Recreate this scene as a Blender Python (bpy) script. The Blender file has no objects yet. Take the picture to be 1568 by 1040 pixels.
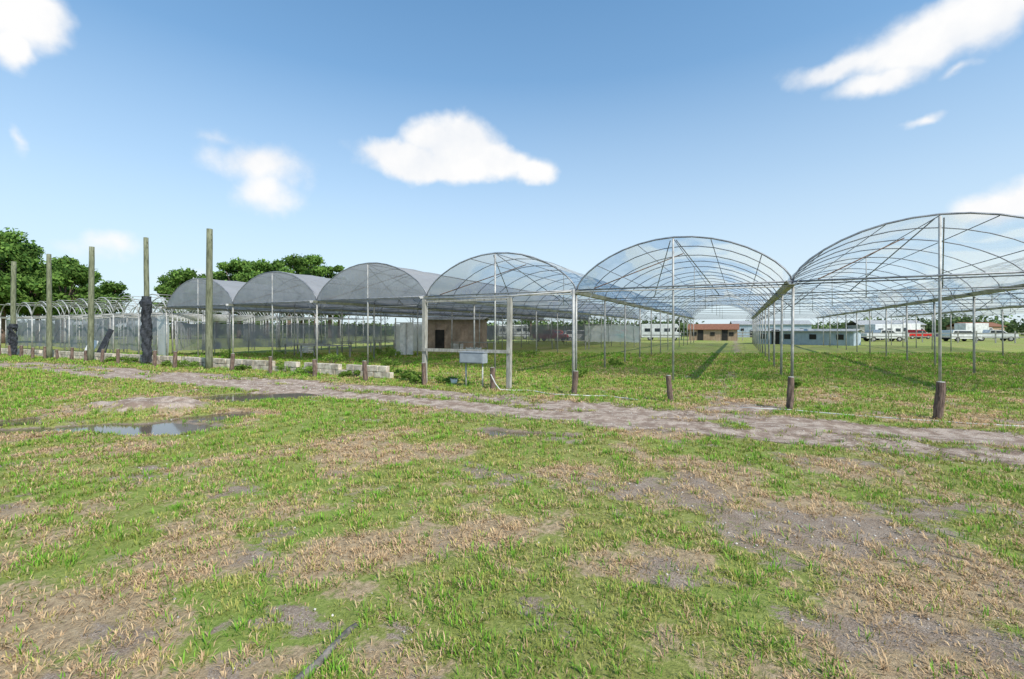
import bpy, math, random
import numpy as np
from mathutils import Vector, Matrix
random.seed(7); rng=np.random.default_rng(11)
TH=math.radians(26.6); CT,ST=math.cos(TH),math.sin(TH)
CAMH=1.8
scene=bpy.context.scene
def W(r,f):            # (metres right of, metres ahead of the viewpoint) -> world XY (X along greenhouse fronts, Y along the bays)
    return (r*CT-f*ST, r*ST+f*CT)
# ------------------------------------------------------------ noise
_T=rng.random((8,256,256))
def vn(x,y,s=0):
    x=np.asarray(x,float);y=np.asarray(y,float)
    xi=np.floor(x).astype(int);yi=np.floor(y).astype(int);fx=x-xi;fy=y-yi
    fx=fx*fx*(3-2*fx);fy=fy*fy*(3-2*fy);t=_T[s%8]
    a=t[xi%256,yi%256];b=t[(xi+1)%256,yi%256];c=t[xi%256,(yi+1)%256];d=t[(xi+1)%256,(yi+1)%256]
    return (a*(1-fx)+b*fx)*(1-fy)+(c*(1-fx)+d*fx)*fy
def fbm(x,y,s=0,o=4):
    v=0;a=.5;t=0
    for i in range(o):
        v=v+a*vn(x*2**i+17.3*i,y*2**i+9.1*i,s+i);t+=a;a*=.5
    return v/t
def sst(a,b,x):
    t=np.clip((x-a)/(b-a),0,1);return t*t*(3-2*t)
def ell(X,Y,r,f,ar,af,ang=0):
    """soft ellipse centred r right / f ahead"""
    x0,y0=W(r,f);dx=X-x0;dy=Y-y0
    u=dx*CT+dy*ST;v=-dx*ST+dy*CT
    c,s=math.cos(ang),math.sin(ang);u,v=u*c+v*s,-u*s+v*c
    return 1-np.sqrt((u/ar)**2+(v/af)**2)
PUD=[(-7.0,8.5,1.5,.5,0),(-6.2,9.5,.9,.35,.2),(-9.2,8.2,1.5,.35,0),(-7.0,12.5,1.5,.75,.1),(0.1,8.15,.9,.3,-.1),(-10.0,9.0,.8,.3,0)]
def pud(X,Y):
    wx=(fbm(X*.9,Y*.9,1)-.5)*1.0+(fbm(X*4,Y*4,1,3)-.5)*.35;wy=(fbm(X*.9+40,Y*.9,2)-.5)*1.0+(fbm(X*4,Y*4,2,3)-.5)*.35
    m=np.full(np.shape(X),-5.0)
    for p in PUD: m=np.maximum(m,ell(X+wx,Y+wy,*p))
    return m
def mound(X,Y): return sst(-.05,.55,ell(X,Y,-8.3,10.4,1.7,.8)+ (fbm(X*1.7,Y*1.7,2)-.5)*.7)
def height(X,Y):
    near=sst(90,40,np.hypot(X,Y))
    h=(fbm(X*.35,Y*.35,3)-.5)*.07+(fbm(X*2.2,Y*2.2,4)-.5)*.035+(fbm(X*7,Y*7,6,2)-.5)*.012*sst(22,10,np.hypot(X,Y))
    p=pud(X,Y)
    h=h-.085*sst(-.5,.3,p)
    h=h+mound(X,Y)*(.12+.16*fbm(X*3,Y*3,5))
    h=h-.035*(np.exp(-((Y-8.95)/.28)**2)+np.exp(-((Y-10.35)/.28)**2))*sst(-26,-18,X)
    return h*near
DIRT=[(1.4,4.95,.9,.5,-.5),(2.7,4.0,1.3,.5,-.25),(4.2,4.3,.9,.4,0),(-.1,5.6,.6,.3,-.5),(-1.2,2.45,.7,.15,0),(2.5,2.75,.8,.3,0),
      (2.2,4.5,1.5,.35,-.4),(4.5,6.1,1.2,.2,-.1),(-2.2,2.6,.4,.1,.2),(-4.4,5.6,.7,.15,.2),(1.3,3.2,.5,.15,.2)]
def fields(X,Y):
    wx=(fbm(X*1.6,Y*1.6,5)-.5)*1.1;wy=(fbm(X*1.6+30,Y*1.6,6)-.5)*1.1
    wx=wx+(fbm(X*6,Y*6,1,3)-.5)*.9;wy=wy+(fbm(X*6,Y*6+20,2,3)-.5)*.9
    d=np.full(np.shape(X),-5.0)
    for p in DIRT: d=np.maximum(d,ell(X+wx,Y+wy,*p))
    dirt=sst(-.38,.7,d)*.68
    dirt=np.maximum(dirt,sst(.60,.80,fbm(X*2.2,Y*2.2,7,5))*.62)
    dirt=np.maximum(dirt,.5*np.exp(-((X+.4+(fbm(X*.1,Y*.3,2)-.5)*.8)/.45)**2)*sst(11,12,Y))
    dirt=np.maximum(dirt,sst(-.35,.05,pud(X,Y))*.9)
    md=mound(X,Y)
    dirt=np.maximum(dirt,md)
    dirt=np.maximum(dirt,.7*sst(.0,.8,ell(X+wx,Y+wy,5.4,10.6,1.5,.9)))
    yy=Y-9.75+(fbm(X*.25,X*0+3,1)-.5)*.8+(fbm(X*1.8,Y*1.8,2)-.5)*.7
    road=sst(1.7,.8,np.abs(yy))*sst(-46,-28,X)
    road=road*(1-.6*np.exp(-(yy/.26)**2)*sst(.42,.58,fbm(X*.9,Y*.9,5)))
    road=road*(.56+.44*sst(.34,.54,fbm(X*.6,Y*1.3,6)))
    ent=sst(0,.7,ell(X+wx,Y+wy,5.2,10.4,1.6,.8))*.6
    road=np.maximum(np.maximum(road,ent),md*.8)
    cz=-X*ST+Y*CT
    dry=sst(.42,.72,fbm(X*1.1+50,Y*1.1,2,5))*.95
    dry=np.maximum(dry,.8*sst(.44,.66,fbm(X*2.6+9,Y*2.6,4,4))*sst(8.5,3.0,cz))
    dry=dry*(.5+.5*sst(16,10,cz))
    return dirt,dry,road,sst(-.25,.15,pud(X,Y))
# ------------------------------------------------------------ helpers
def link(o,parent=None):
    scene.collection.objects.link(o)
    if parent is not None:
        o.parent=parent
        o.location=Vector(o.location)-Vector(parent.location)
    return o
def group(name,loc):
    e=bpy.data.objects.new(name,None);e.location=(loc[0],loc[1],loc[2] if len(loc)>2 else 0);e.empty_display_size=.3
    scene.collection.objects.link(e);return e
class MB:
    def __init__(s): s.v=[];s.f=[]
    def add(s,vs,fs):
        o=len(s.v);s.v+= [tuple(v) for v in vs];s.f+=[tuple(i+o for i in f) for f in fs]
    def box(s,c,d,rz=0,rx=0,ry=0):
        M=Matrix.Rotation(rz,3,'Z')@Matrix.Rotation(ry,3,'Y')@Matrix.Rotation(rx,3,'X')
        vs=[]
        for z in(-1,1):
            for x,y in((-1,-1),(1,-1),(1,1),(-1,1)):
                p=M@Vector((x*d[0]/2,y*d[1]/2,z*d[2]/2));vs.append((p.x+c[0],p.y+c[1],p.z+c[2]))
        s.add(vs,[(3,2,1,0),(4,5,6,7),(0,1,5,4),(1,2,6,5),(2,3,7,6),(3,0,4,7)])
    def tube(s,pts,r,n=6,r2=None,jit=0):
        pts=[Vector(p) for p in pts];m=len(pts);vs=[];fs=[]
        for i,p in enumerate(pts):
            t=(pts[min(i+1,m-1)]-pts[max(i-1,0)]).normalized()
            ref=Vector((0,0,1)) if abs(t.z)<.9 else Vector((0,1,0))
            a=t.cross(ref).normalized();b=t.cross(a)
            rr=r if r2 is None else r+(r2-r)*i/(m-1)
            for k in range(n):
                an=2*math.pi*k/n;q=rr*(1+random.uniform(-jit,jit))
                vs.append(p+a*math.cos(an)*q+b*math.sin(an)*q)
        for i in range(m-1):
            for k in range(n):
                k2=(k+1)%n;fs.append((i*n+k,i*n+k2,(i+1)*n+k2,(i+1)*n+k))
        fs.append(tuple(range(n))[::-1]);fs.append(tuple((m-1)*n+k for k in range(n)))
        s.add(vs,fs)
    def prism(s,prof,y0,y1,M):
        n=len(prof);vs=[M@Vector((p[0],y0,p[1])) for p in prof]+[M@Vector((p[0],y1,p[1])) for p in prof]
        s.add(vs,[tuple(range(n)),tuple(range(2*n-1,n-1,-1))]+[(i,i+n,(i+1)%n+n,(i+1)%n) for i in range(n)])
    def obj(s,name,mat,parent=None,smooth=False,bevel=0):
        me=bpy.data.meshes.new(name);me.from_pydata(s.v,[],s.f);me.materials.append(mat)
        if smooth: me.polygons.foreach_set('use_smooth',[True]*len(me.polygons))
        me.update()
        o=bpy.data.objects.new(name,me);link(o,parent)
        if bevel:
            b=o.modifiers.new('bevel','BEVEL');b.width=bevel;b.segments=2;b.limit_method='ANGLE'
        return o
def npmesh(name,V,loops,starts,mat,col=None,smooth=False):
    me=bpy.data.meshes.new(name);me.vertices.add(len(V));me.vertices.foreach_set('co',V.astype(np.float32).ravel())
    me.loops.add(len(loops));me.loops.foreach_set('vertex_index',loops.astype(np.int32))
    me.polygons.add(len(starts));me.polygons.foreach_set('loop_start',starts.astype(np.int32))
    if smooth: me.polygons.foreach_set('use_smooth',np.ones(len(starts),bool))
    me.update(calc_edges=True)
    if col is not None:
        a=me.attributes.new('col','FLOAT_COLOR','POINT');a.data.foreach_set('color',col.astype(np.float32).ravel())
    me.materials.append(mat);o=bpy.data.objects.new(name,me);return o
# ------------------------------------------------------------ materials
def newmat(name):
    m=bpy.data.materials.new(name);m.use_nodes=True;nt=m.node_tree;nt.nodes.clear();return m,nt
def N(nt,t,**k):
    n=nt.nodes.new(t)
    for a,b in k.items(): setattr(n,a,b)
    return n
def ramp(nt,fac,stops):
    r=N(nt,'ShaderNodeValToRGB');e=r.color_ramp.elements
    while len(e)<len(stops): e.new(.5)
    for i,(p,c) in enumerate(stops): e[i].position=p;e[i].color=(*c,1) if len(c)==3 else c
    if fac is not None: nt.links.new(fac,r.inputs[0])
    return r
def mix(nt,f,a,b,mode='MIX'):
    n=N(nt,'ShaderNodeMix',data_type='RGBA',blend_type=mode)
    for i,v in((0,f),(6,a),(7,b)):
        if isinstance(v,(int,float)): n.inputs[i].default_value=v
        elif isinstance(v,tuple): n.inputs[i].default_value=(*v,1)
        else: nt.links.new(v,n.inputs[i])
    return n.outputs[2]
def noise(nt,vec,sc,det=4,rough=.55,dist=0):
    n=N(nt,'ShaderNodeTexNoise');n.inputs['Scale'].default_value=sc;n.inputs['Detail'].default_value=det
    n.inputs['Roughness'].default_value=rough;n.inputs['Distortion'].default_value=dist
    if vec is not None: nt.links.new(vec,n.inputs['Vector'])
    return n.outputs['Fac']
def math_(nt,op,a,b=None,c=None):
    n=N(nt,'ShaderNodeMath',operation=op)
    for i,v in enumerate((a,b,c)):
        if v is None: continue
        if isinstance(v,(int,float)): n.inputs[i].default_value=v
        else: nt.links.new(v,n.inputs[i])
    return n.outputs[0]
def geo(nt,scale=None):
    g=N(nt,'ShaderNodeNewGeometry').outputs['Position']
    if scale:
        m=N(nt,'ShaderNodeMapping');m.inputs['Scale'].default_value=scale;nt.links.new(g,m.inputs[0]);return m.outputs[0]
    return g
def M_(name,c1,c2,sc=6,rough=.7,metal=0,bump=.2,stretch=None,spec=.4):
    m,nt=newmat(name);v=geo(nt,stretch)
    f=noise(nt,v,sc,3,.65);r=ramp(nt,f,[(.32,c1),(.68,c2)])
    b=N(nt,'ShaderNodeBsdfPrincipled');nt.links.new(r.outputs[0],b.inputs['Base Color'])
    b.inputs['Roughness'].default_value=rough;b.inputs['Metallic'].default_value=metal;b.inputs['Specular IOR Level'].default_value=spec
    if bump:
        bp=N(nt,'ShaderNodeBump');bp.inputs['Strength'].default_value=bump;bp.inputs['Distance'].default_value=.02
        nt.links.new(noise(nt,v,sc*4,3),bp.inputs['Height']);nt.links.new(bp.outputs[0],b.inputs['Normal'])
    o=N(nt,'ShaderNodeOutputMaterial');nt.links.new(b.outputs[0],o.inputs[0]);return m
galv=M_('galvanised_steel',(.26,.26,.25),(.54,.53,.50),3,.55,.15,.1)
galv2=M_('galvanised_hoop',(.14,.15,.17),(.33,.34,.36),3,.45,.3,0)
rust=M_('rusty_steel',(.10,.05,.03),(.28,.17,.11),6,.8,.1,.2)
woodg=M_('weathered_green_wood',(.085,.095,.055),(.24,.25,.16),5,.9,0,.6,(3,3,.5))
woodb=M_('weathered_brown_wood',(.06,.04,.032),(.26,.18,.14),9,.9,0,.8,(3,3,.6))
woodw=M_('grey_wood',(.22,.21,.18),(.46,.44,.39),6,.85,0,.4,(3,3,.5))
conc=M_('concrete_block',(.30,.25,.19),(.70,.62,.51),4,.9,0,.5)
whitep=M_('white_paint',(.52,.52,.51),(.76,.76,.75),2,.5,0,.05)
black=M_('black_cloth',(.012,.014,.018),(.05,.055,.065),5,.8,0,.6)
rubber=M_('rubber',(.015,.015,.015),(.03,.03,.03),8,.8,0,.1)
glass=M_('vehicle_glass',(.02,.025,.03),(.04,.05,.06),2,.08,0,0,spec=.8)
redp=M_('red_paint',(.45,.02,.015),(.55,.03,.02),2,.35,0,0)
tealp=M_('teal_paint',(.02,.22,.26),(.03,.30,.34),2,.4,0,0)
bluep=M_('blue_paint',(.05,.15,.42),(.07,.2,.5),2,.4,0,0)
bluegrey=M_('bluegrey_siding',(.33,.40,.47),(.46,.53,.60),2,.6,0,.1)
brownpan=M_('brown_panel',(.30,.22,.17),(.48,.37,.29),2,.85,0,.2)
brownroof=M_('brown_roof',(.16,.065,.035),(.29,.13,.07),4,.85,0,.3)
tanwall=M_('tan_wall',(.36,.24,.16),(.46,.33,.23),2,.85,0,.1)
dark=M_('dark_opening',(.02,.02,.02),(.04,.035,.03),2,.9,0,0)
hosem=M_('white_hose',(.5,.5,.47),(.72,.72,.69),4,.5,0,0)
boxm=M_('grey_enamel',(.24,.27,.30),(.36,.39,.42),3,.5,0,.05)
def film(name,fac,col,trl=.5,vary=.25,sc=.5,gloss=.06,stretch=None,col2=None):
    m,nt=newmat(name);v=geo(nt,stretch);n=noise(nt,v,sc,3,.6,.6)
    d=N(nt,'ShaderNodeBsdfDiffuse');d.inputs[0].default_value=(*col,1)
    t=N(nt,'ShaderNodeBsdfTranslucent');t.inputs[0].default_value=(*col,1)
    if col2:
        r=ramp(nt,n,[(.46,col),(.56,col2)]);nt.links.new(r.outputs[0],d.inputs[0]);nt.links.new(r.outputs[0],t.inputs[0])
    a=N(nt,'ShaderNodeMixShader');a.inputs[0].default_value=trl;nt.links.new(d.outputs[0],a.inputs[1]);nt.links.new(t.outputs[0],a.inputs[2])
    g=N(nt,'ShaderNodeBsdfGlossy');g.inputs['Roughness'].default_value=.12;g.inputs[0].default_value=(.9,.9,.9,1)
    a2=N(nt,'ShaderNodeMixShader');a2.inputs[0].default_value=gloss;nt.links.new(a.outputs[0],a2.inputs[1]);nt.links.new(g.outputs[0],a2.inputs[2])
    tr=N(nt,'ShaderNodeBsdfTransparent')
    mr=N(nt,'ShaderNodeMapRange');mr.inputs[1].default_value=.38;mr.inputs[2].default_value=.62
    mr.inputs[3].default_value=max(0,fac-vary);mr.inputs[4].default_value=min(1,fac+vary);nt.links.new(n,mr.inputs[0])
    x=N(nt,'ShaderNodeMixShader');nt.links.new(mr.outputs[0],x.inputs[0]);nt.links.new(tr.outputs[0],x.inputs[1]);nt.links.new(a2.outputs[0],x.inputs[2])
    o=N(nt,'ShaderNodeOutputMaterial');nt.links.new(x.outputs[0],o.inputs[0]);return m
film_clear=film('clear_film_painted_sky',.50,(.16,.38,.72),.5,.14,.42,.25,(1,.4,1),(.92,.94,.96))  # blue and white patches paint the reflected sky into the film colour
film_wide=film('thin_film_painted_sky',.36,(.32,.52,.76),.5,.22,.38,.25,(1,.45,1),(.92,.94,.96))  # sky and cloud sheen painted on as paler blue and white patches
film_mid=film('hazy_film_painted_sky',.58,(.24,.40,.60),.5,.12,.4,.2,(1,.5,1),(.78,.81,.84))  # hazy film; its dull blue and pale patches are painted sky reflection
film_old=film('aged_film',.90,(.44,.44,.46),.42,.08,.8)
curtain=film('mesh_curtain',.78,(.30,.31,.34),.4,.2,.6,.02)
curtainw=film('white_plastic_sheet',.88,(.75,.75,.73),.4,.1,.8,.05)
def leafmat(name,trl=.35,gl=0):
    m,nt=newmat(name);a=N(nt,'ShaderNodeAttribute',attribute_name='col')
    d=N(nt,'ShaderNodeBsdfDiffuse');t=N(nt,'ShaderNodeBsdfTranslucent');nt.links.new(a.outputs['Color'],d.inputs[0]);nt.links.new(a.outputs['Color'],t.inputs[0])
    x=N(nt,'ShaderNodeMixShader');x.inputs[0].default_value=trl;nt.links.new(d.outputs[0],x.inputs[1]);nt.links.new(t.outputs[0],x.inputs[2])
    o=N(nt,'ShaderNodeOutputMaterial');nt.links.new(x.outputs[0],o.inputs[0]);return m
leafm=leafmat('foliage');grassm=leafmat('grass_blades',.25)
def ground_mat(name,isroad):
    m,nt=newmat(name);v=geo(nt);at=N(nt,'ShaderNodeAttribute',attribute_name='col')
    sp=N(nt,'ShaderNodeSeparateColor');nt.links.new(at.outputs['Color'],sp.inputs[0]);R,G,B=sp.outputs[0],sp.outputs[1],sp.outputs[2];A=at.outputs['Alpha']
    n1=noise(nt,v,3.5,7,.7);n2=noise(nt,v,22,7,.7);n3=noise(nt,v,90,4,.7);n4=noise(nt,v,.25,5,.6)
    grass=ramp(nt,n2,[(.3,(.13,.135,.045)),(.5,(.26,.27,.075)),(.7,(.43,.40,.16))]).outputs[0]
    grass=mix(nt,ramp(nt,n4,[(.4,(0,0,0)),(.62,(1,1,1))]).outputs[0],grass,mix(nt,.5,grass,(.21,.33,.055)))
    straw=ramp(nt,n2,[(.3,(.22,.155,.10)),(.55,(.44,.33,.20)),(.75,(.62,.49,.32))]).outputs[0]
    soil=ramp(nt,n3,[(.28,(.16,.12,.085)),(.5,(.35,.275,.21)),(.62,(.47,.385,.31)),(.74,(.80,.74,.66))]).outputs[0]
    soil=mix(nt,ramp(nt,n1,[(.4,(0,0,0)),(.62,(1,1,1))]).outputs[0],mix(nt,.5,soil,(.18,.12,.08)),soil)
    sand=ramp(nt,n3,[(.28,(.23,.165,.12)),(.5,(.46,.36,.285)),(.7,(.80,.70,.60))]).outputs[0]
    sand=mix(nt,ramp(nt,n1,[(.44,(0,0,0)),(.58,(1,1,1))]).outputs[0],mix(nt,.75,sand,(.21,.14,.10)),sand)
    mixn=math_(nt,'ADD',math_(nt,'MULTIPLY',n1,.4),math_(nt,'MULTIPLY',n2,.6))
    def thr(val,a,b,amt=.5):
        s=math_(nt,'ADD',val,math_(nt,'MULTIPLY',math_(nt,'SUBTRACT',mixn,.5),amt))
        mr=N(nt,'ShaderNodeMapRange',interpolation_type='SMOOTHSTEP');mr.inputs[1].default_value=a;mr.inputs[2].default_value=b;nt.links.new(s,mr.inputs[0]);return mr.outputs[0]
    c=mix(nt,thr(G,.3,.75,2.2),grass,straw)
    c=mix(nt,thr(R,.25,.6,2.6),c,soil)
    rd=thr(B,.28,.55,2.2)
    c=sand if isroad else mix(nt,rd,c,sand)
    c=mix(nt,math_(nt,'MULTIPLY',A,.7),c,(.09,.07,.05))
    b=N(nt,'ShaderNodeBsdfPrincipled');nt.links.new(c,b.inputs['Base Color']);b.inputs['Roughness'].default_value=.95;b.inputs['Specular IOR Level'].default_value=.15
    bp=N(nt,'ShaderNodeBump');bp.inputs['Strength'].default_value=.8;bp.inputs['Distance'].default_value=.035
    nt.links.new(math_(nt,'ADD',n2,math_(nt,'MULTIPLY',n3,.5)),bp.inputs['Height']);nt.links.new(bp.outputs[0],b.inputs['Normal'])
    o=N(nt,'ShaderNodeOutputMaterial')
    if isroad:
        t=N(nt,'ShaderNodeBsdfTransparent');x=N(nt,'ShaderNodeMixShader');nt.links.new(rd,x.inputs[0]);nt.links.new(t.outputs[0],x.inputs[1]);nt.links.new(b.outputs[0],x.inputs[2])
        nt.links.new(x.outputs[0],o.inputs[0])
    else: nt.links.new(b.outputs[0],o.inputs[0])
    return m
# ------------------------------------------------------------ ground
xs=np.concatenate([-np.geomspace(900,62,22),np.arange(-60,-20,.4),np.arange(-20,12,.1),np.arange(12,40,.4),np.geomspace(41,900,22)])
ys=np.concatenate([-np.geomspace(900,6,18),np.arange(-5,0,.5),np.arange(0,14,.08),np.arange(14,70,.45),np.geomspace(71,1200,25)])
GX,GY=np.meshgrid(xs,ys,indexing='ij');nx,ny=GX.shape
GZ=height(GX,GY);d,dr,rd,wt=fields(GX,GY)
V=np.stack([GX,GY,GZ],-1).reshape(-1,3);col=np.stack([d,dr,rd,wt],-1).reshape(-1,4)
idx=np.arange(nx*ny).reshape(nx,ny)
q=np.stack([idx[:-1,:-1],idx[1:,:-1],idx[1:,1:],idx[:-1,1:]],-1).reshape(-1,4)
link(npmesh('ground',V,q.ravel(),np.arange(len(q))*4,ground_mat('ground_soil_grass',False),col,True))
cx_=GX[:-1,:-1].ravel();cy_=GY[:-1,:-1].ravel()
sel=(cy_>7.2)&(cy_<12.4)&(cx_>-46)&(cx_<35)
q2=q[sel];u,inv=np.unique(q2.ravel(),return_inverse=True)
V2=V[u].copy();V2[:,2]+=.006
link(npmesh('gravel_track',V2,inv.ravel(),np.arange(len(q2))*4,ground_mat('gravel_track_sand',True),col[u],True))
m,nt=newmat('puddle_water');b=N(nt,'ShaderNodeBsdfPrincipled');b.inputs['Base Color'].default_value=(.13,.10,.07,1);b.inputs['Roughness'].default_value=.05;b.inputs['IOR'].default_value=1.33;b.inputs['Specular IOR Level'].default_value=.6
bp=N(nt,'ShaderNodeBump');bp.inputs['Strength'].default_value=.08;nt.links.new(noise(nt,geo(nt),9,2),bp.inputs['Height']);nt.links.new(bp.outputs[0],b.inputs['Normal'])
o=N(nt,'ShaderNodeOutputMaterial');nt.links.new(b.outputs[0],o.inputs[0])
wmat=m
wb=MB()
for p in PUD:
    x0,y0=W(p[0],p[1]);n=40
    z=-.052-.0004*PUD.index(p)
    vs=[(x0,y0,z)]+[(x0+(p[2]*1.7+.2)*math.cos(t)*CT-(p[3]*1.7+.2)*math.sin(t)*ST,y0+(p[2]*1.7+.2)*math.cos(t)*ST+(p[3]*1.7+.2)*math.sin(t)*CT,z) for t in [2*math.pi*i/n for i in range(n)]]
    wb.add(vs,[(0,1+i,1+(i+1)%n) for i in range(n)])
wb.obj('puddle_water',wmat)
# ------------------------------------------------------------ grass
def grass():
    nt_=92000
    u=rng.random(nt_);a=.70;z0,z1=1.5,34
    f=(z0**a+u*(z1**a-z0**a))**(1/a)
    r=(rng.random(nt_)*2-1)*(1.2*f+2.0)
    X=r*CT-f*ST;Y=r*ST+f*CT
    d,dr,rd,wt=fields(X,Y)
    cl=fbm(X*5,Y*5,3,3)
    dens=(1-.82*sst(.2,.75,d+.7*(cl-.5)))*(1-sst(.3,.7,rd+.4*(cl-.5)))*(1-.93*wt)*(.30+.95*sst(.36,.6,cl))
    keep=rng.random(nt_)<dens
    X,Y,f,dr,d,cl=[q[keep] for q in (X,Y,f,dr,d,cl)]
    nb=10;n=len(X)
    hue=np.repeat(sst(.35,.65,fbm(X*.6+7,Y*.6,1,4)),nb)
    X=np.repeat(X,nb);Y=np.repeat(Y,nb);f=np.repeat(f,nb);dr=np.repeat(dr,nb)
    tr=np.repeat(rng.random(n),nb);ts=np.repeat(rng.random(n)**2.5,nb);tt=np.repeat(rng.random(n),nb)
    n*=nb
    sc=1+f/14
    ph=rng.random(n)*2*np.pi
    rad=rng.random(n)*.055*sc
    bx=X+np.cos(ph)*rad;by=Y+np.sin(ph)*rad
    ph=ph+rng.normal(0,.7,n)
    pd=np.clip(.18+.68*dr,0,1)
    dryb=rng.random(n)<np.where(tt<.22+.5*dr,np.minimum(1,pd*1.4),pd*.6)
    L=(.018+.03*rng.random(n)+.045*ts)*(.8+f/16)
    lean=np.where(dryb,rng.uniform(.8,1.5,n),rng.uniform(.1,1.2,n))
    w=(.0032+.003*rng.random(n))*(.7+f/4.5)
    bz=height(bx,by)-.003
    c,s=np.cos(ph),np.sin(ph);px,py=-s*w/2,c*w/2
    l1=lean*.6
    mx=bx+c*np.sin(l1)*L*.55;my=by+s*np.sin(l1)*L*.55;mz=bz+np.cos(l1)*L*.55
    tx=mx+c*np.sin(lean*1.25)*L*.45;ty=my+s*np.sin(lean*1.25)*L*.45;tz=np.maximum(mz+np.cos(lean*1.25)*L*.45,bz+.006)
    V=np.stack([np.stack([bx-px,by-py,bz],-1),np.stack([bx+px,by+py,bz],-1),np.stack([mx-px*.8,my-py*.8,mz],-1),np.stack([mx+px*.8,my+py*.8,mz],-1),np.stack([tx,ty,tz],-1)],1)
    g1=np.array([.25,.315,.06]);g2=np.array([.52,.48,.155]);g3=np.array([.19,.385,.045]);s1=np.array([.74,.55,.32]);s2=np.array([.50,.33,.19])
    t=np.clip(tr*.55+rng.random(n)*.35+.4*(hue-.35),0,1)[:,None]
    cg=g1*(1-t)+g2*t
    cg=np.where((ts>.5)[:,None],g3*(.8+.5*rng.random((n,1))),cg)
    t2=rng.random((n,1));cs=s1*t2+s2*(1-t2)
    c0=np.where(dryb[:,None],cs,cg)*(.78+.4*rng.random((n,1)))
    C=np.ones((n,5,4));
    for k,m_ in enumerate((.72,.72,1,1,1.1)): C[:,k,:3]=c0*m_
    i0=(np.arange(n)*5)[:,None]
    loops=np.concatenate([i0+np.array([0,1,3,2]),i0+np.array([2,3,4])],1).ravel()
    st=(np.arange(n)*7)[:,None]+np.array([0,4])
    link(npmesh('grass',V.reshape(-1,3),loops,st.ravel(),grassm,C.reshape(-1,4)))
grass()
def stones():
    n=34000
    f=rng.uniform(1.6,20,n);r=(rng.random(n)*2-1)*(1.2*f+2);X=r*CT-f*ST;Y=r*ST+f*CT
    d,dr,rd,wt=fields(X,Y);k=rng.random(n)<np.clip(sst(.3,.8,d)*.8+rd*.9+.05,0,1)*(1-wt)
    X,Y,f=X[k],Y[k],f[k];n=len(X);s=(.003+.010*rng.random(n)**3)*(.8+f/12)
    base=np.array([[1,0,0],[0,1,0],[-1,0,0],[0,-1,0],[0,0,.8],[0,0,-.6]])
    V=base[None]*(.7+.6*rng.random((n,6,3)))*s[:,None,None];a=rng.random(n)*6.28
    x=V[...,0]*np.cos(a)[:,None]-V[...,1]*np.sin(a)[:,None];y=V[...,0]*np.sin(a)[:,None]+V[...,1]*np.cos(a)[:,None]
    V=np.stack([x+X[:,None],y+Y[:,None],V[...,2]+height(X,Y)[:,None]+.004],-1)
    F=np.array([[0,1,4],[1,2,4],[2,3,4],[3,0,4],[1,0,5],[2,1,5],[3,2,5],[0,3,5]])
    loops=((np.arange(n)*6)[:,None,None]+F).ravel()
    g=rng.uniform(.25,.7,(n,1));C=np.ones((n,6,4));C[...,:3]=(g*np.array([1,.92,.82]))[:,None]
    m,nt=newmat('stone');at=N(nt,'ShaderNodeAttribute',attribute_name='col');b=N(nt,'ShaderNodeBsdfDiffuse');nt.links.new(at.outputs[0],b.inputs[0]);o=N(nt,'ShaderNodeOutputMaterial');nt.links.new(b.outputs[0],o.inputs[0])
    link(npmesh('loose_gravel',V.reshape(-1,3),loops,np.arange(n*8)*3,m,C.reshape(-1,4)))
stones()
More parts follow.
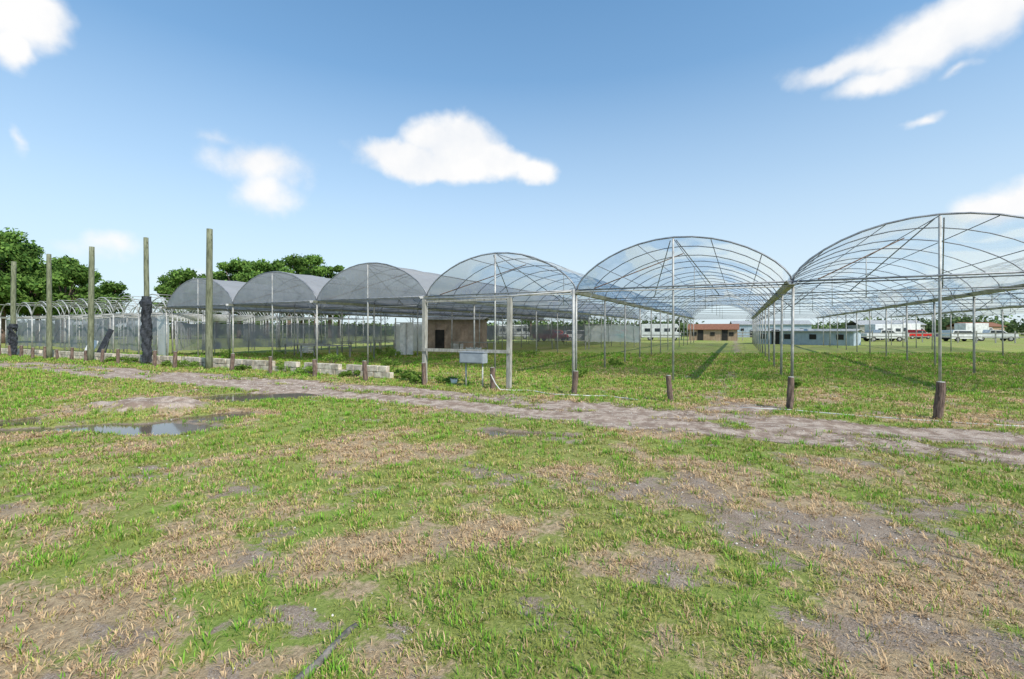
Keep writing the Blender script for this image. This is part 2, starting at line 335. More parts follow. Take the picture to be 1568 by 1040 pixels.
# ------------------------------------------------------------ greenhouses
S=7.03;XG0=1.445;Y0=16.6;YE=66.0;HG=3.2;RISE=1.75;STEP=2.06
rows=np.arange(Y0,YE+.1,STEP)
def arch(xc,y,hs=S/2,hg=HG+.05,rise=RISE,n=18):
    out=[]
    for i in range(n+1):
        t=math.pi*i/n
        x=-math.cos(t)
        z=.55*math.sin(t)**.9+.45*(1-x*x)
        out.append((xc+x*hs,y,hg+rise*z))
    return out
def house(k,fm,y_end_film=YE,opaque=False):
    xc=4.96-S*k
    g=group('hoop_greenhouse',(xc,Y0,0))
    hp=MB();po=MB();gu=MB();pu=MB();br=MB()
    xl,xr=xc-S/2,xc+S/2
    for i,y in enumerate(rows):
        hp.tube(arch(xc+random.uniform(-.02,.02),y,rise=RISE+random.uniform(-.03,.03)),.03 if i==0 else .019,5)
        if i%2==0: hp.tube([(xl,y,HG+.02),(xr,y,HG+.02)],.02,5)
        if i%2==0: 
            po.tube([(xl,y,-.1),(xl+random.uniform(-.04,.04),y,HG-.06)],.042,8)
            if i==0: po.tube([(xc,y,-.1),(xc,y,HG+RISE)],.036,8)
            elif i%4==0 : po.tube([(xc,y,HG),(xc,y,HG+RISE)],.018,5)
            pu.tube([(xl,y,HG-.7),(xl+.75,y,HG)],.014,4);pu.tube([(xl,y,HG-.7),(xl-.75,y,HG)],.014,4)
    pu.tube([(xl,Y0,HG-.35),(xr,Y0,HG-.30)],.012,4)
    hp.tube([(xl,Y0-.06,HG+.1),(xr,Y0-.06,HG+.1)],.032,6)
    ar=arch(xc,Y0)
    for t in(9,4,14,7,11):
        pu.tube([(ar[t][0],Y0,ar[t][2]-.03),(ar[t][0],YE,ar[t][2]-.03)],.015,4)
    for s in(-1,1):
        pu.tube([(xc+s*.1,Y0+.05,HG+RISE-.05),(xc+s*1.3,Y0+STEP*2,HG+.05)],.018,5)
    br.tube([(xl+.7,Y0+.04,HG+.15),(xc,Y0+STEP*1.5,HG+RISE-.05)],.02,5)
    prof=[(-.17,.10),(-.09,-.03),(.09,-.03),(.17,.10),(.15,.10),(.08,-.01),(-.08,-.01),(-.15,.10)]
    vs=[];ysg=list(np.arange(Y0-.35,YE+.3,4.0))+[YE+.3]
    for y in ysg:
        dz=random.uniform(-.015,.015)
        vs+=[(xl+p[0],y,HG+p[1]+dz) for p in prof]
    n=8;fs=[]
    for i in range(len(ysg)-1):
        for j in range(n): fs.append((i*n+j,i*n+(j+1)%n,(i+1)*n+(j+1)%n,(i+1)*n+j))
    fs+=[tuple(range(n)),tuple((len(ysg)-1)*n+j for j in range(n))]
    gu.add(vs,fs)
    hp.obj('hoops',galv2,g,True);po.obj('posts',galv,g,True);gu.obj('gutter',galv,g);pu.obj('purlins',galv2,g,True);br.obj('braces',rust,g,True)
    if fm:
        mb=MB();yy=[y for y in rows if y<=y_end_film]
        sub=[]
        for y in yy: sub+=[y,y+STEP/2]
        sub=sub[:-1]
        n=18;vs=[]
        for i,y in enumerate(sub):
            sag=.0 if i%2==0 else -.05
            for p in arch(xc,y): vs.append((p[0],p[1],p[2]+.035+sag+random.uniform(-.015,.015)))
        fs=[]
        for i in range(len(sub)-1):
            for j in range(n):
                fs.append((i*(n+1)+j,i*(n+1)+j+1,(i+1)*(n+1)+j+1,(i+1)*(n+1)+j))
        mb.add(vs,fs);mb.obj('roof_film',fm,g,True)
        if opaque:
            mb=MB();y=Y0-.02;vs=[(p[0],y,p[2]) for p in arch(xc,y)];mb.add(vs,[tuple(range(len(vs)))]);mb.obj('gable_film',film_end,g)
    return g
film_end=film('gable_film',.50,(.58,.59,.62),.5,.1,1.2,.03)
for k in(-2,-1,0): house(k,film_wide)
house(1,film_clear);house(2,film_mid)
for k in(3,4,5): house(k,film_old,opaque=True)
XL=XG0-S*5
Wb=3.5
for j in range(9):
    xc=XL-Wb*(j+.5);g=group('bare_hoop_frame',(xc,Y0,0));a=MB();p=MB()
    for i,y in enumerate(np.arange(Y0,Y0+22,2.1)):
        a.tube(arch(xc,y,Wb/2,2.95,1.25,12),.04,5);p.tube([(xc-Wb/2,y,-.1),(xc-Wb/2,y,2.97)],.05,6)
        a.tube([(xc-Wb/2,y,2.95),(xc+Wb/2,y,2.95)],.025,5)
    a.tube([(xc,Y0,4.2),(xc,Y0+21,4.2)],.02,4);a.tube([(xc-Wb/2,Y0,2.95),(xc-Wb/2,Y0+21,2.95)],.05,5)
    a.obj('hoops',galv,g,True);p.obj('posts',galv,g,True)
def sheet(name,p0,p1,z0,z1,mat,wob=.05,parent=None,frame=True):
    g=group(name,((p0[0]+p1[0])/2,(p0[1]+p1[1])/2,0));mb=MB();vs=[];dx,dy=p1[0]-p0[0],p1[1]-p0[1];L=math.hypot(dx,dy);nxx,nyy=-dy/L,dx/L
    n=max(4,int(L/.5))
    for i in range(n+1):
        t=i/n
        for jz in range(4):
            w=random.uniform(-wob,wob);zz=z0+(z1-z0)*jz/3+(random.uniform(-.12,.02) if jz in(0,3) else 0)
            vs.append((p0[0]+dx*t+nxx*w,p0[1]+dy*t+nyy*w,zz))
    fs=[(i*4+j,(i+1)*4+j,(i+1)*4+j+1,i*4+j+1) for i in range(n) for j in range(3)]
    mb.add(vs,fs);mb.obj('sheet',mat,g,True)
    if frame:
        f=MB()
        for i in range(0,n+1,5):
            t=i/n;x,y=p0[0]+dx*t,p0[1]+dy*t;f.tube([(x,y,-.05),(x,y,z1+.05)],.03,6)
        f.tube([(p0[0],p0[1],z1+.03),(p1[0],p1[1],z1+.03)],.025,5);f.obj('frame',galv,g,True)
    return g
sheet('side_curtain',(XL-.1,Y0+.6),(XL-.1,60),.45,2.3,curtain)
sheet('side_curtain',(XL-30,Y0+.9),(XL-1.6,Y0+.9),.35,2.75,curtain)
sheet('white_plastic_panel',(XL-1.55,Y0+.2),(XL-.15,Y0+.2),.1,2.8,curtainw)
sheet('back_curtain',(XL,YE-14),(XL+21,YE-14),.5,2.4,curtain)
sheet('hanging_plastic_sheet',(-23.5,27),(-21.0,27.4),.2,2.3,curtainw)
sheet('hanging_plastic_sheet',(-14.5,46),(-9.0,46.4),.6,2.3,curtainw)
# ------------------------------------------------------------ wooden poles, bollards, block wall
for i,(x,h,rr) in enumerate(((-21.7,6.4,.15),(-26.95,6.5,.13),(-33.0,6.5,.15),(-38.3,6.5,.14),(-43.9,6.4,.15),(-50,6.5,.14))):
    g=group('wooden_pole',(x,12.4,0));mb=MB();lx=(.05,-.14,.16,-.08,.1,0)[i]
    mb.tube([(x+lx*t+random.uniform(-.015,.015),12.4,-.2+(h+.2)*t) for t in np.linspace(0,1,9)],rr,14,rr*.82,.03);mb.obj('shaft',woodg,g,True)
    b=MB()
    for z in(h-.5,h-.25): b.tube([(x+lx-.16,12.4,z),(x+lx+.16,12.4,z)],.012,5)
    b.obj('bolts',rust,g)
    if i in(1,4):
        cmb=MB();top=3.5 if i==1 else 2.2;m_=34
        pts=[(x+lx*z/h+.02*math.sin(z*3),12.38,z) for z in np.linspace(.15,top,m_)]
        n=20;vs=[]
        for a,p in enumerate(pts):
            q=a/m_;bulge=1.0+.35*math.exp(-((q-.86)/.04)**2)+.22*math.exp(-((q-.45)/.1)**2)-.12*math.exp(-((q-.7)/.05)**2)
            for kk in range(n):
                an=2*math.pi*kk/n;r=(.175+.035*random.random())*bulge+.028*math.sin(an*3+a*.9)+.014*math.sin(an*7-a*.5)
                vs.append((p[0]+math.cos(an)*r,p[1]+math.sin(an)*r,p[2]))
        cmb.add(vs,[(a*n+k_,a*n+(k_+1)%n,(a+1)*n+(k_+1)%n,(a+1)*n+k_) for a in range(m_-1) for k_ in range(n)])
        for s_ in range(3):   # loose hanging tails
            z=top*random.uniform(.35,.95);an=random.uniform(3.4,6)
            px,py=x+math.cos(an)*.22,12.38+math.sin(an)*.22
            vs=[(px+dx_*(1-.4*t)+.05*math.sin(t*5+s_),py-.02*t,z-t*.7) for t in np.linspace(0,1,6) for dx_ in(-.07,.07)]
            cmb.add(vs,[(2*t,2*t+1,2*t+3,2*t+2) for t in range(5)])
        cmb.obj('wrapped_shade_cloth',black,g)
xb=3.55
while xb>-52:
    if min(abs(xb-q) for q in(-21.7,-26.95,-33,-38.3,-43.9,-50))>.5:
        g=group('wooden_bollard',(xb,12.0,0));mb=MB();h=random.uniform(.62,.80);l=random.uniform(-.08,.08);l2=random.uniform(-.05,.05)
        hz=float(height(xb,12.0));rr=random.uniform(.072,.092)
        mb.tube([(xb+l*t+random.uniform(-.006,.006),12+l2*t,-.1+hz+(h+.1)*t) for t in np.linspace(0,1,6)],rr,12,rr*.88,.07)
        mb.obj('post',woodb,g)
        c=MB();c.tube([(xb+l,12+l2,hz+h+.001),(xb+l,12+l2,hz+h+.012)],rr*.82,12,rr*.7,.05);c.obj('cut_top',woodw,g)
    xb-=2.55 if xb>-20 else 1.75
g=group('concrete_block_wall',(-28,12.9,0));mb=MB()
x=-11.4
while x>-52:
    for c in range(2):
        if c==1 and random.random()<.06: continue
        if -17.6<x<-16.9 and c==1: continue
        mb.box((x-.2-.2*(c%2)+random.uniform(-.01,.01),12.95+random.uniform(-.02,.02),.12+c*.225+random.uniform(-.004,.004)),(.375,.2,.213),random.uniform(-.03,.03))
    x-=.4
mb.obj('blocks',conc,g,bevel=.012)
g=group('gate_frame',(-7.9,12.4,0));mb=MB()
mb.box((-9.5,12.4,1.38),(.13,.13,2.86));mb.box((-6.3,12.4,1.36),(.14,.13,2.84),0,0,.012)
mb.obj('posts',woodw,g,bevel=.008)
mb=MB();mb.box((-7.9,12.4,2.74),(3.04,.09,.06));mb.box((-7.9,12.32,1.13),(3.3,.04,.10),0,0,0);mb.obj('rails',woodw,g)
mb=MB();mb.tube([(-9.5,12.4,2.85),(-6.3,12.4,2.83),(-4.25,12.4,2.9)],.028,8);mb.tube([(-4.25,12.4,-.1),(-4.25,12.4,2.95)],.042,8)
mb.tube([(-4.25,12.4,2.88),(1.44,16.55,3.14)],.02,6);mb.tube([(-6.3,12.4,2.84),(-5.58,16.55,3.15)],.02,6);mb.tube([(-9.5,12.4,2.84),(-12.6,16.55,3.15)],.02,6)
mb.obj('pipes',galv,g,True)
g=group('utility_box',(-7.4,12.25,0));mb=MB();mb.box((-7.4,12.1,.93),(.85,.3,.33));mb.obj('cabinet',boxm,g,bevel=.015)
mb=MB();mb.box((-7.4,12.1,1.106),(.9,.34,.02));mb.box((-7.4,11.942,.93),(.78,.012,.26));mb.obj('lid_and_door',boxm,g)
mb=MB();mb.tube([(-7.7,12.15,-.1),(-7.7,12.15,.76)],.025,8);mb.tube([(-7.1,12.15,-.1),(-7.1,12.15,.76)],.025,8);mb.obj('legs',galv,g,True)
g=group('water_hose',(-6,12,0));mb=MB();pts=[]
for t in np.linspace(0,1,40):
    x=-6.5+4.2*t;y=11.6+.25*math.sin(t*9)+.3*math.sin(t*3.1)
    pts.append((x,y,float(height(x,y))+.02+max(0,.5-(t*12))*.9))
mb.tube(pts,.015,8);mb.obj('tube',hosem,g,True)
g=group('irrigation_pipe',(5,12,0));mb=MB();pts=[(x,11.75+.1*math.sin(x*1.3),float(height(x,11.75))+.008) for x in np.arange(0,20,.5)]
mb.tube(pts,.010,8);mb.obj('tube',hosem,g,True)
g=group('buried_drain_pipe',(-2,2,0));mb=MB();a=W(-1.15,2.2);b=W(-.93,2.75);pts=[]
for t in np.linspace(0,1,14):
    x=a[0]+(b[0]-a[0])*t+.02*math.sin(t*5);y=a[1]+(b[1]-a[1])*t;pts.append((x,y,float(height(x,y))-.004+.014*math.sin(t*3.14)))
mb.tube(pts,.026,10,.018,.08);mb.obj('tube',M_('dark_plastic',(.07,.065,.055),(.24,.21,.18),14,.8,0,.5),g,True)
g=group('plastic_bucket',(-8.4,12.0,0));mb=MB();x,y=W(-1.9,14.9);mb.tube([(x,y,.0),(x,y,.20)],.09,16,.12);mb.tube([(x,y,.18),(x,y,.20)],.13,16);mb.obj('pail',whitep,g,True)
g=group('folded_black_tarp',(-34,13.6,0));mb=MB();mb.box((-34.3,13.5,.9),(.35,.05,2.0),.3,-.2,.35);mb.box((-33.75,13.4,.6),(.4,.05,1.3),-.4,-.2,-.35);mb.obj('folds',black,g)
g=group('leaning_white_panel',(-36,13.6,0));mb=MB();mb.box((-36,13.5,.6),(.7,.05,1.2),.2,-.3,.2);mb.obj('panel',whitep,g)
# ------------------------------------------------------------ sheds/buildings
def shed(name,c,w,dp,h,rh,rz,wm,rm,ndoor=1,win=2,eave=.3,siding=True):
    g=group(name,(c[0],c[1],0));R=Matrix.Translation((c[0],c[1],0))@Matrix.Rotation(rz,4,'Z')
    def bx(mb,p,d):
        q=R@Vector(p);mb.box((q.x,q.y,q.z),d,rz)
    a=MB();bx(a,(0,0,h/2),(w,dp,h));a.obj('walls',wm,g)
    if siding:
        a=MB();k=-w/2+.2
        while k<w/2:
            bx(a,(k,-dp/2-.012,h/2),(.04,.024,h-.05));k+=.4
        a.obj('battens',wm,g)
    a=MB();pr=[(-dp/2-eave,h-.02),(0,h+rh),(dp/2+eave,h-.02),(dp/2+eave,h+.06),(0,h+rh+.1),(-dp/2-eave,h+.06)]
    a.prism([(p[0],p[1]) for p in pr],-w/2-eave,w/2+eave,R@Matrix.Rotation(math.pi/2,4,'Z'));a.obj('roof',rm,g)
    a=MB()
    for i in range(ndoor): bx(a,(-w*.25+i*w*.5,-dp/2-.03,.9),(.9,.06,1.8))
    for i in range(win): bx(a,(-w*.38+i*w*.76/max(1,win-1),-dp/2-.03,h*.6),(.7,.05,.6))
    a.obj('door_and_windows',dark,g)
    return g
c=W(34.5,78);shed('brown_roof_building',c,7.4,5,1.8,.9,0,tanwall,brownroof,2,3)
c=W(-5.4,45);shed('wooden_shed',c,5.4,3,2.75,.2,.35,brownpan,galv,1,0)
c=W(36,56);shed('low_blue_building',c,10.5,4,1.6,.2,-.35,bluegrey,galv,1,4)
g=group('white_door_panel',(-20.3,24.5,0));mb=MB();mb.box((-20.3,24.5,1.2),(.9,.08,2.2),.4);mb.obj('leaf',whitep,g);mb=MB();mb.box((-20.3+.05,24.43,1.2),(.06,.06,2.2),.4);mb.tube([(-21.0,24.2,0),(-21.0,24.2,2.6)],.04,8);mb.obj('frame',galv,g)
for (x,y) in((-27,22),(-28,28),(-19,31),(-14,40),(-23.5,20.5),(-30,33)):
    g=group('potting_bench',(x,y,0));mb=MB()
    for i in range(7): mb.box((x,y-.55+i*.18,.8),(3.4,.12,.03))
    for sx in(-1.6,1.6):
        for sy in(-.5,.5): mb.box((x+sx,y+sy,.39),(.07,.07,.78))
    mb.obj('slats_and_legs',woodw,g)
for (x,y) in((-29.5,24),(-22.5,34),(-16.5,27)):
    g=group('slatted_crate',(x,y,0));mb=MB()
    for j in range(4):
        z=.08+j*.14
        for s_ in(-1,1): mb.box((x,y+s_*.3,z),(.9,.02,.09));mb.box((x+s_*.44,y,z),(.02,.56,.09))
    for sx in(-.42,.42):
        for sy in(-.27,.27): mb.box((x+sx,y+sy,.3),(.04,.04,.6))
    mb.obj('slats',whitep,g)
# ------------------------------------------------------------ vehicles
def wheels(g,R,xs_,wd,r=.38):
    a=MB();h=MB()
    for x in xs_:
        for s in(-1,1):
            p=[R@Vector((x,s*(wd/2-.18),r)),R@Vector((x,s*(wd/2+.02),r))];a.tube(p,r,16);p=[R@Vector((x,s*(wd/2),r)),R@Vector((x,s*(wd/2+.035),r))];h.tube(p,r*.55,12)
    a.obj('tyres',rubber,g);h.obj('hubs',galv,g)
def vehicle(name,c,rz,mat,kind):
    g=group(name,(c[0],c[1],0));R=Matrix.Translation((c[0],c[1],0))@Matrix.Rotation(rz,4,'Z');wd=1.9
    body=MB();gl=MB();ex=MB()
    if kind=='pickup':
        pr=[(-2.7,.45),(2.6,.45),(2.7,.7),(2.65,1.05),(1.5,1.2),(.85,1.75),(-.7,1.8),(-.85,1.2),(-2.7,1.2)]
        body.prism(pr,-wd/2,wd/2,R);wp=[(1.32,1.22),(.78,1.66),(-.6,1.7),(-.7,1.22)]
        gl.prism(wp,-wd/2-.01,wd/2+.01,R);q=R@Vector((1.2,0,1.48));gl.box(q,(.05,1.6,.5),rz,0,-.85);wheels(g,R,(-1.75,1.75),wd)
        for x in(-2.74,2.72): q=R@Vector((x,0,.55));ex.box(q,(.12,1.8,.2),rz)
    elif kind=='suv':
        pr=[(-2.4,.4),(2.4,.4),(2.45,.95),(1.4,1.1),(.7,1.7),(-2.1,1.72),(-2.4,1.05)]
        body.prism(pr,-wd/2,wd/2,R);gl.prism([(1.2,1.12),(.65,1.6),(-1.95,1.62),(-2.1,1.12)],-wd/2-.01,wd/2+.01,R);wheels(g,R,(-1.45,1.5),wd,.35)
        for x in(-2.44,2.46): q=R@Vector((x,0,.5));ex.box(q,(.1,1.8,.2),rz)
    elif kind=='box':
        wd=2.3;body.prism([(-3.6,.75),(1.2,.75),(1.2,3.1),(-3.6,3.1)],-wd/2,wd/2,R)
        body.prism([(1.28,.45),(3.3,.45),(3.35,1.25),(2.6,1.4),(2.1,2.2),(1.28,2.25)],-1.0,1.0,R)
        gl.prism([(2.45,1.42),(2.02,2.08),(1.5,2.1),(1.5,1.42)],-1.01,1.01,R);wheels(g,R,(-2.4,2.4),2.1,.45)
        q=R@Vector((-.5,0,.62));ex.box(q,(6.5,.9,.2),rz)
    elif kind=='rv':
        wd=2.3;body.prism([(-3.2,.5),(2.9,.5),(2.95,1.2),(2.3,1.5),(2.7,2.3),(2.4,2.75),(-3.2,2.75)],-wd/2,wd/2,R)
        for x in(-2.2,-.6,.9): q=R@Vector((x,0,1.75));gl.box(q,(.9,wd+.03,.55),rz)
        gl.prism([(2.25,1.5),(2.5,2.15),(1.7,2.15),(1.7,1.5)],-wd/2-.01,wd/2+.01,R);wheels(g,R,(-1.8,2.0),2.2,.4)
        q=R@Vector((0,0,.9));ex.box(q,(6.0,wd+.02,.1),rz)
    body.obj('body',mat,g,bevel=.05);gl.obj('windows',glass,g);ex.obj('trim',rubber,g)
vehicle('red_pickup_truck',W(5.9,70),-.2,redp,'pickup')
vehicle('camper_van',W(25,76),.1,whitep,'rv')
vehicle('teal_pickup_truck',W(17.5,77),.4,tealp,'suv')
vehicle('white_box_truck',W(84,96),.7,whitep,'box')
vehicle('white_pickup_truck',W(57,70),.3,whitep,'pickup')
vehicle('white_utility_truck',W(94,92),.5,whitep,'box')
vehicle('white_van',W(66,80),.5,whitep,'rv')
vehicle('parked_suv',W(69,70),.5,whitep,'suv')
vehicle('parked_suv',W(53,74),.2,boxm,'suv')
vehicle('grey_suv',W(62,77),.9,boxm,'suv')
vehicle('grey_pickup_truck',W(82,84),.2,boxm,'pickup')
vehicle('red_pickup_truck',W(78,88),.6,redp,'pickup')
vehicle('white_pickup_truck',W(76,72),.1,whitep,'pickup')
vehicle('parked_suv',W(10.5,72),.5,whitep,'suv')
vehicle('blue_pickup_truck',W(42,66),.5,bluep,'pickup')
vehicle('red_suv',W(20.5,80),.2,redp,'suv')
vehicle('parked_suv',W(13.6,70),.2,bluep,'suv')
vehicle('red_suv',W(9,90),.2,redp,'suv')
vehicle('white_van',W(0.5,88),.4,whitep,'rv')
c=W(98,120);shed('farm_shed',c,14,8,3.0,1.2,.2,woodw,galv,2,2)
c=W(120,118);shed('farm_shed',c,9,6,2.6,1.0,.5,tanwall,brownroof,1,2)
c=W(62,110);shed('farm_shed',c,16,8,3.0,.9,.1,bluegrey,galv,2,3)
g=group('wooden_fence',(30,75,0));mb=MB()
for i in range(75):
    x=-30+i*1.9;y=84
    mb.box((x,y,.8),(.12,.12,1.7))
    mb.box((x+.95,y-.08,1.3),(1.86,.03,.14));mb.box((x+.95,y-.08,.8),(1.86,.03,.14))
mb.obj('posts_and_rails',woodw,g)
# ------------------------------------------------------------ trees
def leaves(cent,rads,n,ls,seed):
    r=np.random.default_rng(seed)
    k=r.integers(0,len(cent),n);c=np.array(cent)[k];R=np.array(rads)[k]
    d=r.normal(size=(n,3));d/=np.linalg.norm(d,axis=1)[:,None];rr=(r.random(n)**.45)[:,None]
    P=c+d*R*rr*(1+.25*r.normal(size=(n,1))*.5)
    return P,d,rr,k
def tree(name,pos,h,w,seed,dens=1.0,base=.25,tone=1.0):
    r=np.random.default_rng(seed);random.seed(seed)
    g=group(name,(pos[0],pos[1],0));x0,y0=pos
    mb=MB();th=h*(base+.15)
    lean=random.uniform(-.3,.3)
    mb.tube([(x0+lean*t,y0,-.2+(th+.2)*t) for t in np.linspace(0,1,5)],h*.028,10,h*.018)
    cent=[];rads=[]
    nb=int(14+w*1.5)
    for i in range(nb):
        a=r.random()*6.28;q=r.random()**.6;zz=h*(base+ (1-base)*(.12+.74*r.random()))
        frac=(zz/h-base)/(1-base);ww=w/2*(1-.55*max(0,frac-.45)/.55)*(.75+.25*min(1,frac*4))
        c=(x0+math.cos(a)*q*ww*.8,y0+math.sin(a)*q*ww*.8,zz);cent.append(c);s=w*.12*(.7+.7*r.random());rads.append((s*1.15,s*1.15,s*.8))
        mb.tube([(x0+lean,y0,th*.9),((x0+lean+c[0])/2,(y0+c[1])/2,(th+c[2])/2+.3),c],h*.010,5,h*.003)
    mb.obj('trunk_and_limbs',woodb,g,True)
    n=int(9000*dens);P,d,rr,k=leaves(cent,rads,n,.3,seed)
    ls=(.15+.16*r.random(n))*(h/12)**.5
    u=r.normal(size=(n,3));u/=np.linalg.norm(u,axis=1)[:,None];v=np.cross(u,d+.3*r.normal(size=(n,3)));v/=np.linalg.norm(v,axis=1)[:,None]+1e-6
    Q=np.stack([P-u*ls[:,None],P+v*ls[:,None]*.55,P+u*ls[:,None],P-v*ls[:,None]*.55],1)
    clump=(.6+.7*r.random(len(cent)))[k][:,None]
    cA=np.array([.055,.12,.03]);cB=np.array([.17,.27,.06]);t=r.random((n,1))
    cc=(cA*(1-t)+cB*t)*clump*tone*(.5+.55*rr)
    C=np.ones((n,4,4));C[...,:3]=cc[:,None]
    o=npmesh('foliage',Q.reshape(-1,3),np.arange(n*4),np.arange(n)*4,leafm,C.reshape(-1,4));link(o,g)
for i,(t,z,h,w) in enumerate(((-1.23,56,15.5,11),(-1.12,60,15.8,11),(-1.04,63,14.0,9),(-.985,60,12.6,8),(-1.30,50,13,10),(-1.0,70,13,9),
      (-.885,84,11.0,8),(-.90,90,10,8),(-.71,86,14.2,9),(-.745,92,13.6,8),(-.60,95,17.6,11),(-.54,92,18.0,11),(-.49,95,18.4,11),(-.43,93,18.0,10),(-.40,96,16.6,9),(-.65,98,15.6,9),(-.57,100,18,10),(-.46,100,18.2,10),(-.38,99,15,8),(.04,120,13,4))):
    tree('broadleaf_tree',W(t*z,z),h,w,100+i,1.3,.2,1.25)
def shrub(name,x,y,w,h,seed,tone=1.0,n=900):
    r=np.random.default_rng(seed);g=group(name,(x,y,0));cent=[];rads=[];st=MB()
    for i in range(7):
        c=(x+r.uniform(-w/2,w/2),y+r.uniform(-w/3,w/3),h*r.uniform(.3,.75));cent.append(c);rads.append((w*.22,w*.22,h*.3));st.tube([(x,y,-.02),c],.012,4,.005)
    P,d,rr,k=leaves(cent,rads,n,.1,seed);P[:,2]=np.abs(P[:,2]);ls=.02+.035*r.random(n)
    u=r.normal(size=(n,3));u[:,2]=np.abs(u[:,2]);u/=np.linalg.norm(u,axis=1)[:,None];v=np.cross(u,d);v/=np.linalg.norm(v,axis=1)[:,None]+1e-6
    Q=np.stack([P-u*ls[:,None],P+v*ls[:,None]*.5,P+u*ls[:,None]*1.3,P-v*ls[:,None]*.5],1)
    t=r.random((n,1));cc=(np.array([.08,.16,.03])*(1-t)+np.array([.25,.36,.07])*t)*tone;C=np.ones((n,4,4));C[...,:3]=cc[:,None]
    st.obj('stems',woodb,g);link(npmesh('leaves',Q.reshape(-1,3),np.arange(n*4),np.arange(n)*4,leafm,C.reshape(-1,4)),g)
rs=np.random.default_rng(3)
for i,(x,y,w_,h_) in enumerate([(-11.0,13.4,.9,.35),(-13.2,12.65,.6,.3),(-15.6,12.6,.8,.35),(-17.3,13.0,.9,.5),(-19.4,12.6,.7,.3),(-23.5,12.5,1.0,.4),(-25.3,12.6,.7,.3),(-29,12.5,1.0,.4),(-31.2,12.6,.8,.35),(-10.3,12.7,.7,.3),(-8.6,12.7,.8,.3),(-9.6,12.15,.5,.3),(-14.6,16.5,.9,.5),(-12.5,20,1.2,.5),(-5.5,16.4,.7,.35),(-19,17,1.0,.6),(-25,18,1.2,.6),(-28,17.2,1.0,.7),(-12.2,26,1.5,.6),(-5.6,22.6,.8,.4),(1.4,16.4,.5,.25),(-19.6,22.0,1.2,.7),(-22,24.0,1.2,.7)]):
    shrub('weed_clump',x,y,w_,h_,300+i,rs.uniform(.85,1.25),700 if y<14 else 500)
r=np.random.default_rng(5);random.seed(5)
cent=[];rads=[]
for i in range(420):
    f=r.uniform(120,165);t=r.uniform(-1.6,1.9);x,y=W(t*f,f)
    hh=r.uniform(2.2,4.6)+(1.5 if t>.95 else 0)+1.2*math.sin(t*9)+(1 if r.random()<.1 else 0)
    cent.append((x,y,hh*.55));rads.append((r.uniform(3,6),3,hh*.5))
n=60000;P,d_,rr,k=leaves(cent,rads,n,.5,9);ls=.35+.3*r.random(n);P[:,2]=np.abs(P[:,2])
u=r.normal(size=(n,3));u/=np.linalg.norm(u,axis=1)[:,None];v=np.cross(u,d_);v/=np.linalg.norm(v,axis=1)[:,None]+1e-6
Q=np.stack([P-u*ls[:,None],P+v*ls[:,None]*.7,P+u*ls[:,None],P-v*ls[:,None]*.7],1)
cc=np.array([.12,.17,.07])*(.6+.8*r.random((n,1)))*((.7+.6*r.random(len(cent)))[k][:,None]);C=np.ones((n,4,4));C[...,:3]=cc[:,None]
link(npmesh('distant_tree_line',Q.reshape(-1,3),np.arange(n*4),np.arange(n)*4,leafm,C.reshape(-1,4)))
# ------------------------------------------------------------ sky
w=bpy.data.worlds.new('World');scene.world=w;w.use_nodes=True;nt=w.node_tree;nt.nodes.clear()
sx,sy=.92,-.39;EL=math.radians(45)
sky=N(nt,'ShaderNodeTexSky',sky_type='NISHITA');sky.sun_disc=False;sky.sun_elevation=EL;sky.sun_rotation=math.atan2(sx,sy);sky.ozone_density=1.5;sky.dust_density=.6;sky.air_density=1.0
tc=N(nt,'ShaderNodeTexCoord').outputs['Generated']
sp=N(nt,'ShaderNodeSeparateXYZ');nt.links.new(tc,sp.inputs[0])
az=math_(nt,'ARCTAN2',sp.outputs[0],sp.outputs[1]);el=math_(nt,'ARCSINE',sp.outputs[2])
gm=N(nt,'ShaderNodeGamma');gm.inputs[1].default_value=.85;nt.links.new(sky.outputs[0],gm.inputs[0])
tint=mix(nt,1.0,gm.outputs[0],(1.02,1.82,2.2),'MULTIPLY')
hz=ramp(nt,math_(nt,'DIVIDE',el,1.0),[(0,(.88,.88,.88)),(.12,(.76,.76,.76)),(.30,(.42,.42,.42)),(.5,(.12,.12,.12)),(.8,(0,0,0))]).outputs[0]
skyc=mix(nt,hz,tint,(6.9,7.7,8.3))
bg=N(nt,'ShaderNodeBackground');bg.inputs[1].default_value=.115;nt.links.new(skyc,bg.inputs[0])
cb=N(nt,'ShaderNodeCombineXYZ');nt.links.new(az,cb.inputs[0]);nt.links.new(el,cb.inputs[1])
nz=N(nt,'ShaderNodeTexNoise');nz.inputs['Scale'].default_value=9;nz.inputs['Detail'].default_value=5;nz.inputs['Roughness'].default_value=.5;nt.links.new(tc,nz.inputs['Vector'])
v1=N(nt,'ShaderNodeVectorMath',operation='SUBTRACT');nt.links.new(nz.outputs['Color'],v1.inputs[0]);v1.inputs[1].default_value=(.5,.5,.5)
v2=N(nt,'ShaderNodeVectorMath',operation='MULTIPLY');nt.links.new(v1.outputs[0],v2.inputs[0]);v2.inputs[1].default_value=(.11,.075,0)
v3=N(nt,'ShaderNodeVectorMath',operation='ADD');nt.links.new(cb.outputs[0],v3.inputs[0]);nt.links.new(v2.outputs[0],v3.inputs[1])
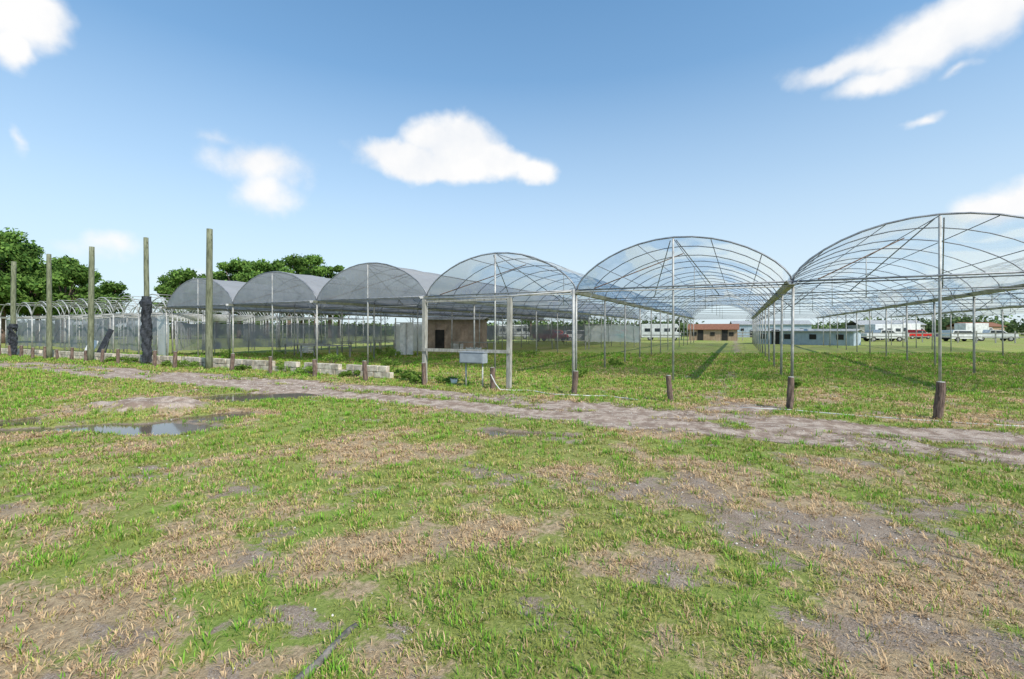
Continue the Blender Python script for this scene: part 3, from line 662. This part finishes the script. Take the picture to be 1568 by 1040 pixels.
CL=[(-.135,.405,.095,.065,1.3),(-.235,.38,.10,.035,1.1),(-.06,.365,.13,.033,1.1),(-.17,.355,.14,.03,1.2),(.045,.352,.05,.028,1.),
    (-.55,.36,.12,.055,.75),(-.535,.30,.07,.045,.6),(-1.08,.69,.12,.08,1.1),(-1.10,.62,.05,.05,.9),
    (.73,.585,.17,.040,.85),(.89,.625,.18,.065,1.0),(1.04,.68,.19,.07,1.1),(.80,.545,.11,.035,.85),(.98,.57,.06,.012,.4),
    (.90,.463,.045,.015,.6),(1.10,.275,.13,.04,1.1),(1.17,.30,.12,.05,1.1),(-.89,.19,.12,.025,.45),(-1.11,.435,.02,.03,.35),(-.66,.425,.05,.02,.3),
    (-.7,.12,.1,.02,.3),(1.9,.6,.3,.08,1),(-1.8,.7,.3,.1,1),(-2.5,.4,.3,.08,1)]
cur=None
for tx,tz,rx,rz,wt in CL:
    a0=math.atan(tx)-TH;q=math.sqrt(1+tx*tx);e0=math.atan(tz/q);ra=rx/(q*q);re=rz/q*math.cos(e0)**2
    s=N(nt,'ShaderNodeVectorMath',operation='SUBTRACT');nt.links.new(v3.outputs[0],s.inputs[0]);s.inputs[1].default_value=(a0,e0,0)
    m2=N(nt,'ShaderNodeVectorMath',operation='MULTIPLY');nt.links.new(s.outputs[0],m2.inputs[0]);m2.inputs[1].default_value=(1/ra,1/re,0)
    l=N(nt,'ShaderNodeVectorMath',operation='LENGTH');nt.links.new(m2.outputs[0],l.inputs[0])
    val=math_(nt,'MULTIPLY',math_(nt,'SUBTRACT',1.25,l.outputs['Value']),wt)
    cur=val if cur is None else math_(nt,'SMOOTH_MAX',cur,val,.15)
n2=noise(nt,tc,14,6,.55)
fld=math_(nt,'ADD',cur,math_(nt,'MULTIPLY',math_(nt,'SUBTRACT',n2,.5),.9))
mr=N(nt,'ShaderNodeMapRange',interpolation_type='SMOOTHSTEP');mr.inputs[1].default_value=.0;mr.inputs[2].default_value=.75;nt.links.new(fld,mr.inputs[0])
cn=ramp(nt,noise(nt,tc,7,5,.55),[(.3,(.84,.88,.94)),(.55,(1.0,1.0,1.0))]).outputs[0]
bg2=N(nt,'ShaderNodeBackground');nt.links.new(cn,bg2.inputs[0]);bg2.inputs[1].default_value=1.0
ms=N(nt,'ShaderNodeMixShader');nt.links.new(mr.outputs[0],ms.inputs[0]);nt.links.new(bg.outputs[0],ms.inputs[1]);nt.links.new(bg2.outputs[0],ms.inputs[2])
o=N(nt,'ShaderNodeOutputWorld');nt.links.new(ms.outputs[0],o.inputs[0])
L=bpy.data.lights.new('sun','SUN');L.energy=5.0;L.angle=math.radians(.5);L.color=(1,.94,.85)
so=bpy.data.objects.new('sun',L);link(so);hv=math.hypot(sx,sy);dv=Vector((sx/hv*math.cos(EL),sy/hv*math.cos(EL),math.sin(EL)));so.rotation_euler=dv.to_track_quat('Z','Y').to_euler();so.location=(20,-10,30)
cd=bpy.data.cameras.new('camera');cd.lens=16;cd.sensor_width=36;cd.shift_y=-15/1568;cd.clip_start=.05;cd.clip_end=4000
co=bpy.data.objects.new('camera',cd);link(co);co.location=(0,0,CAMH);co.rotation_euler=(math.pi/2,0,TH);scene.camera=co
scene.view_settings.view_transform='Standard';scene.view_settings.look='None';scene.view_settings.exposure=0
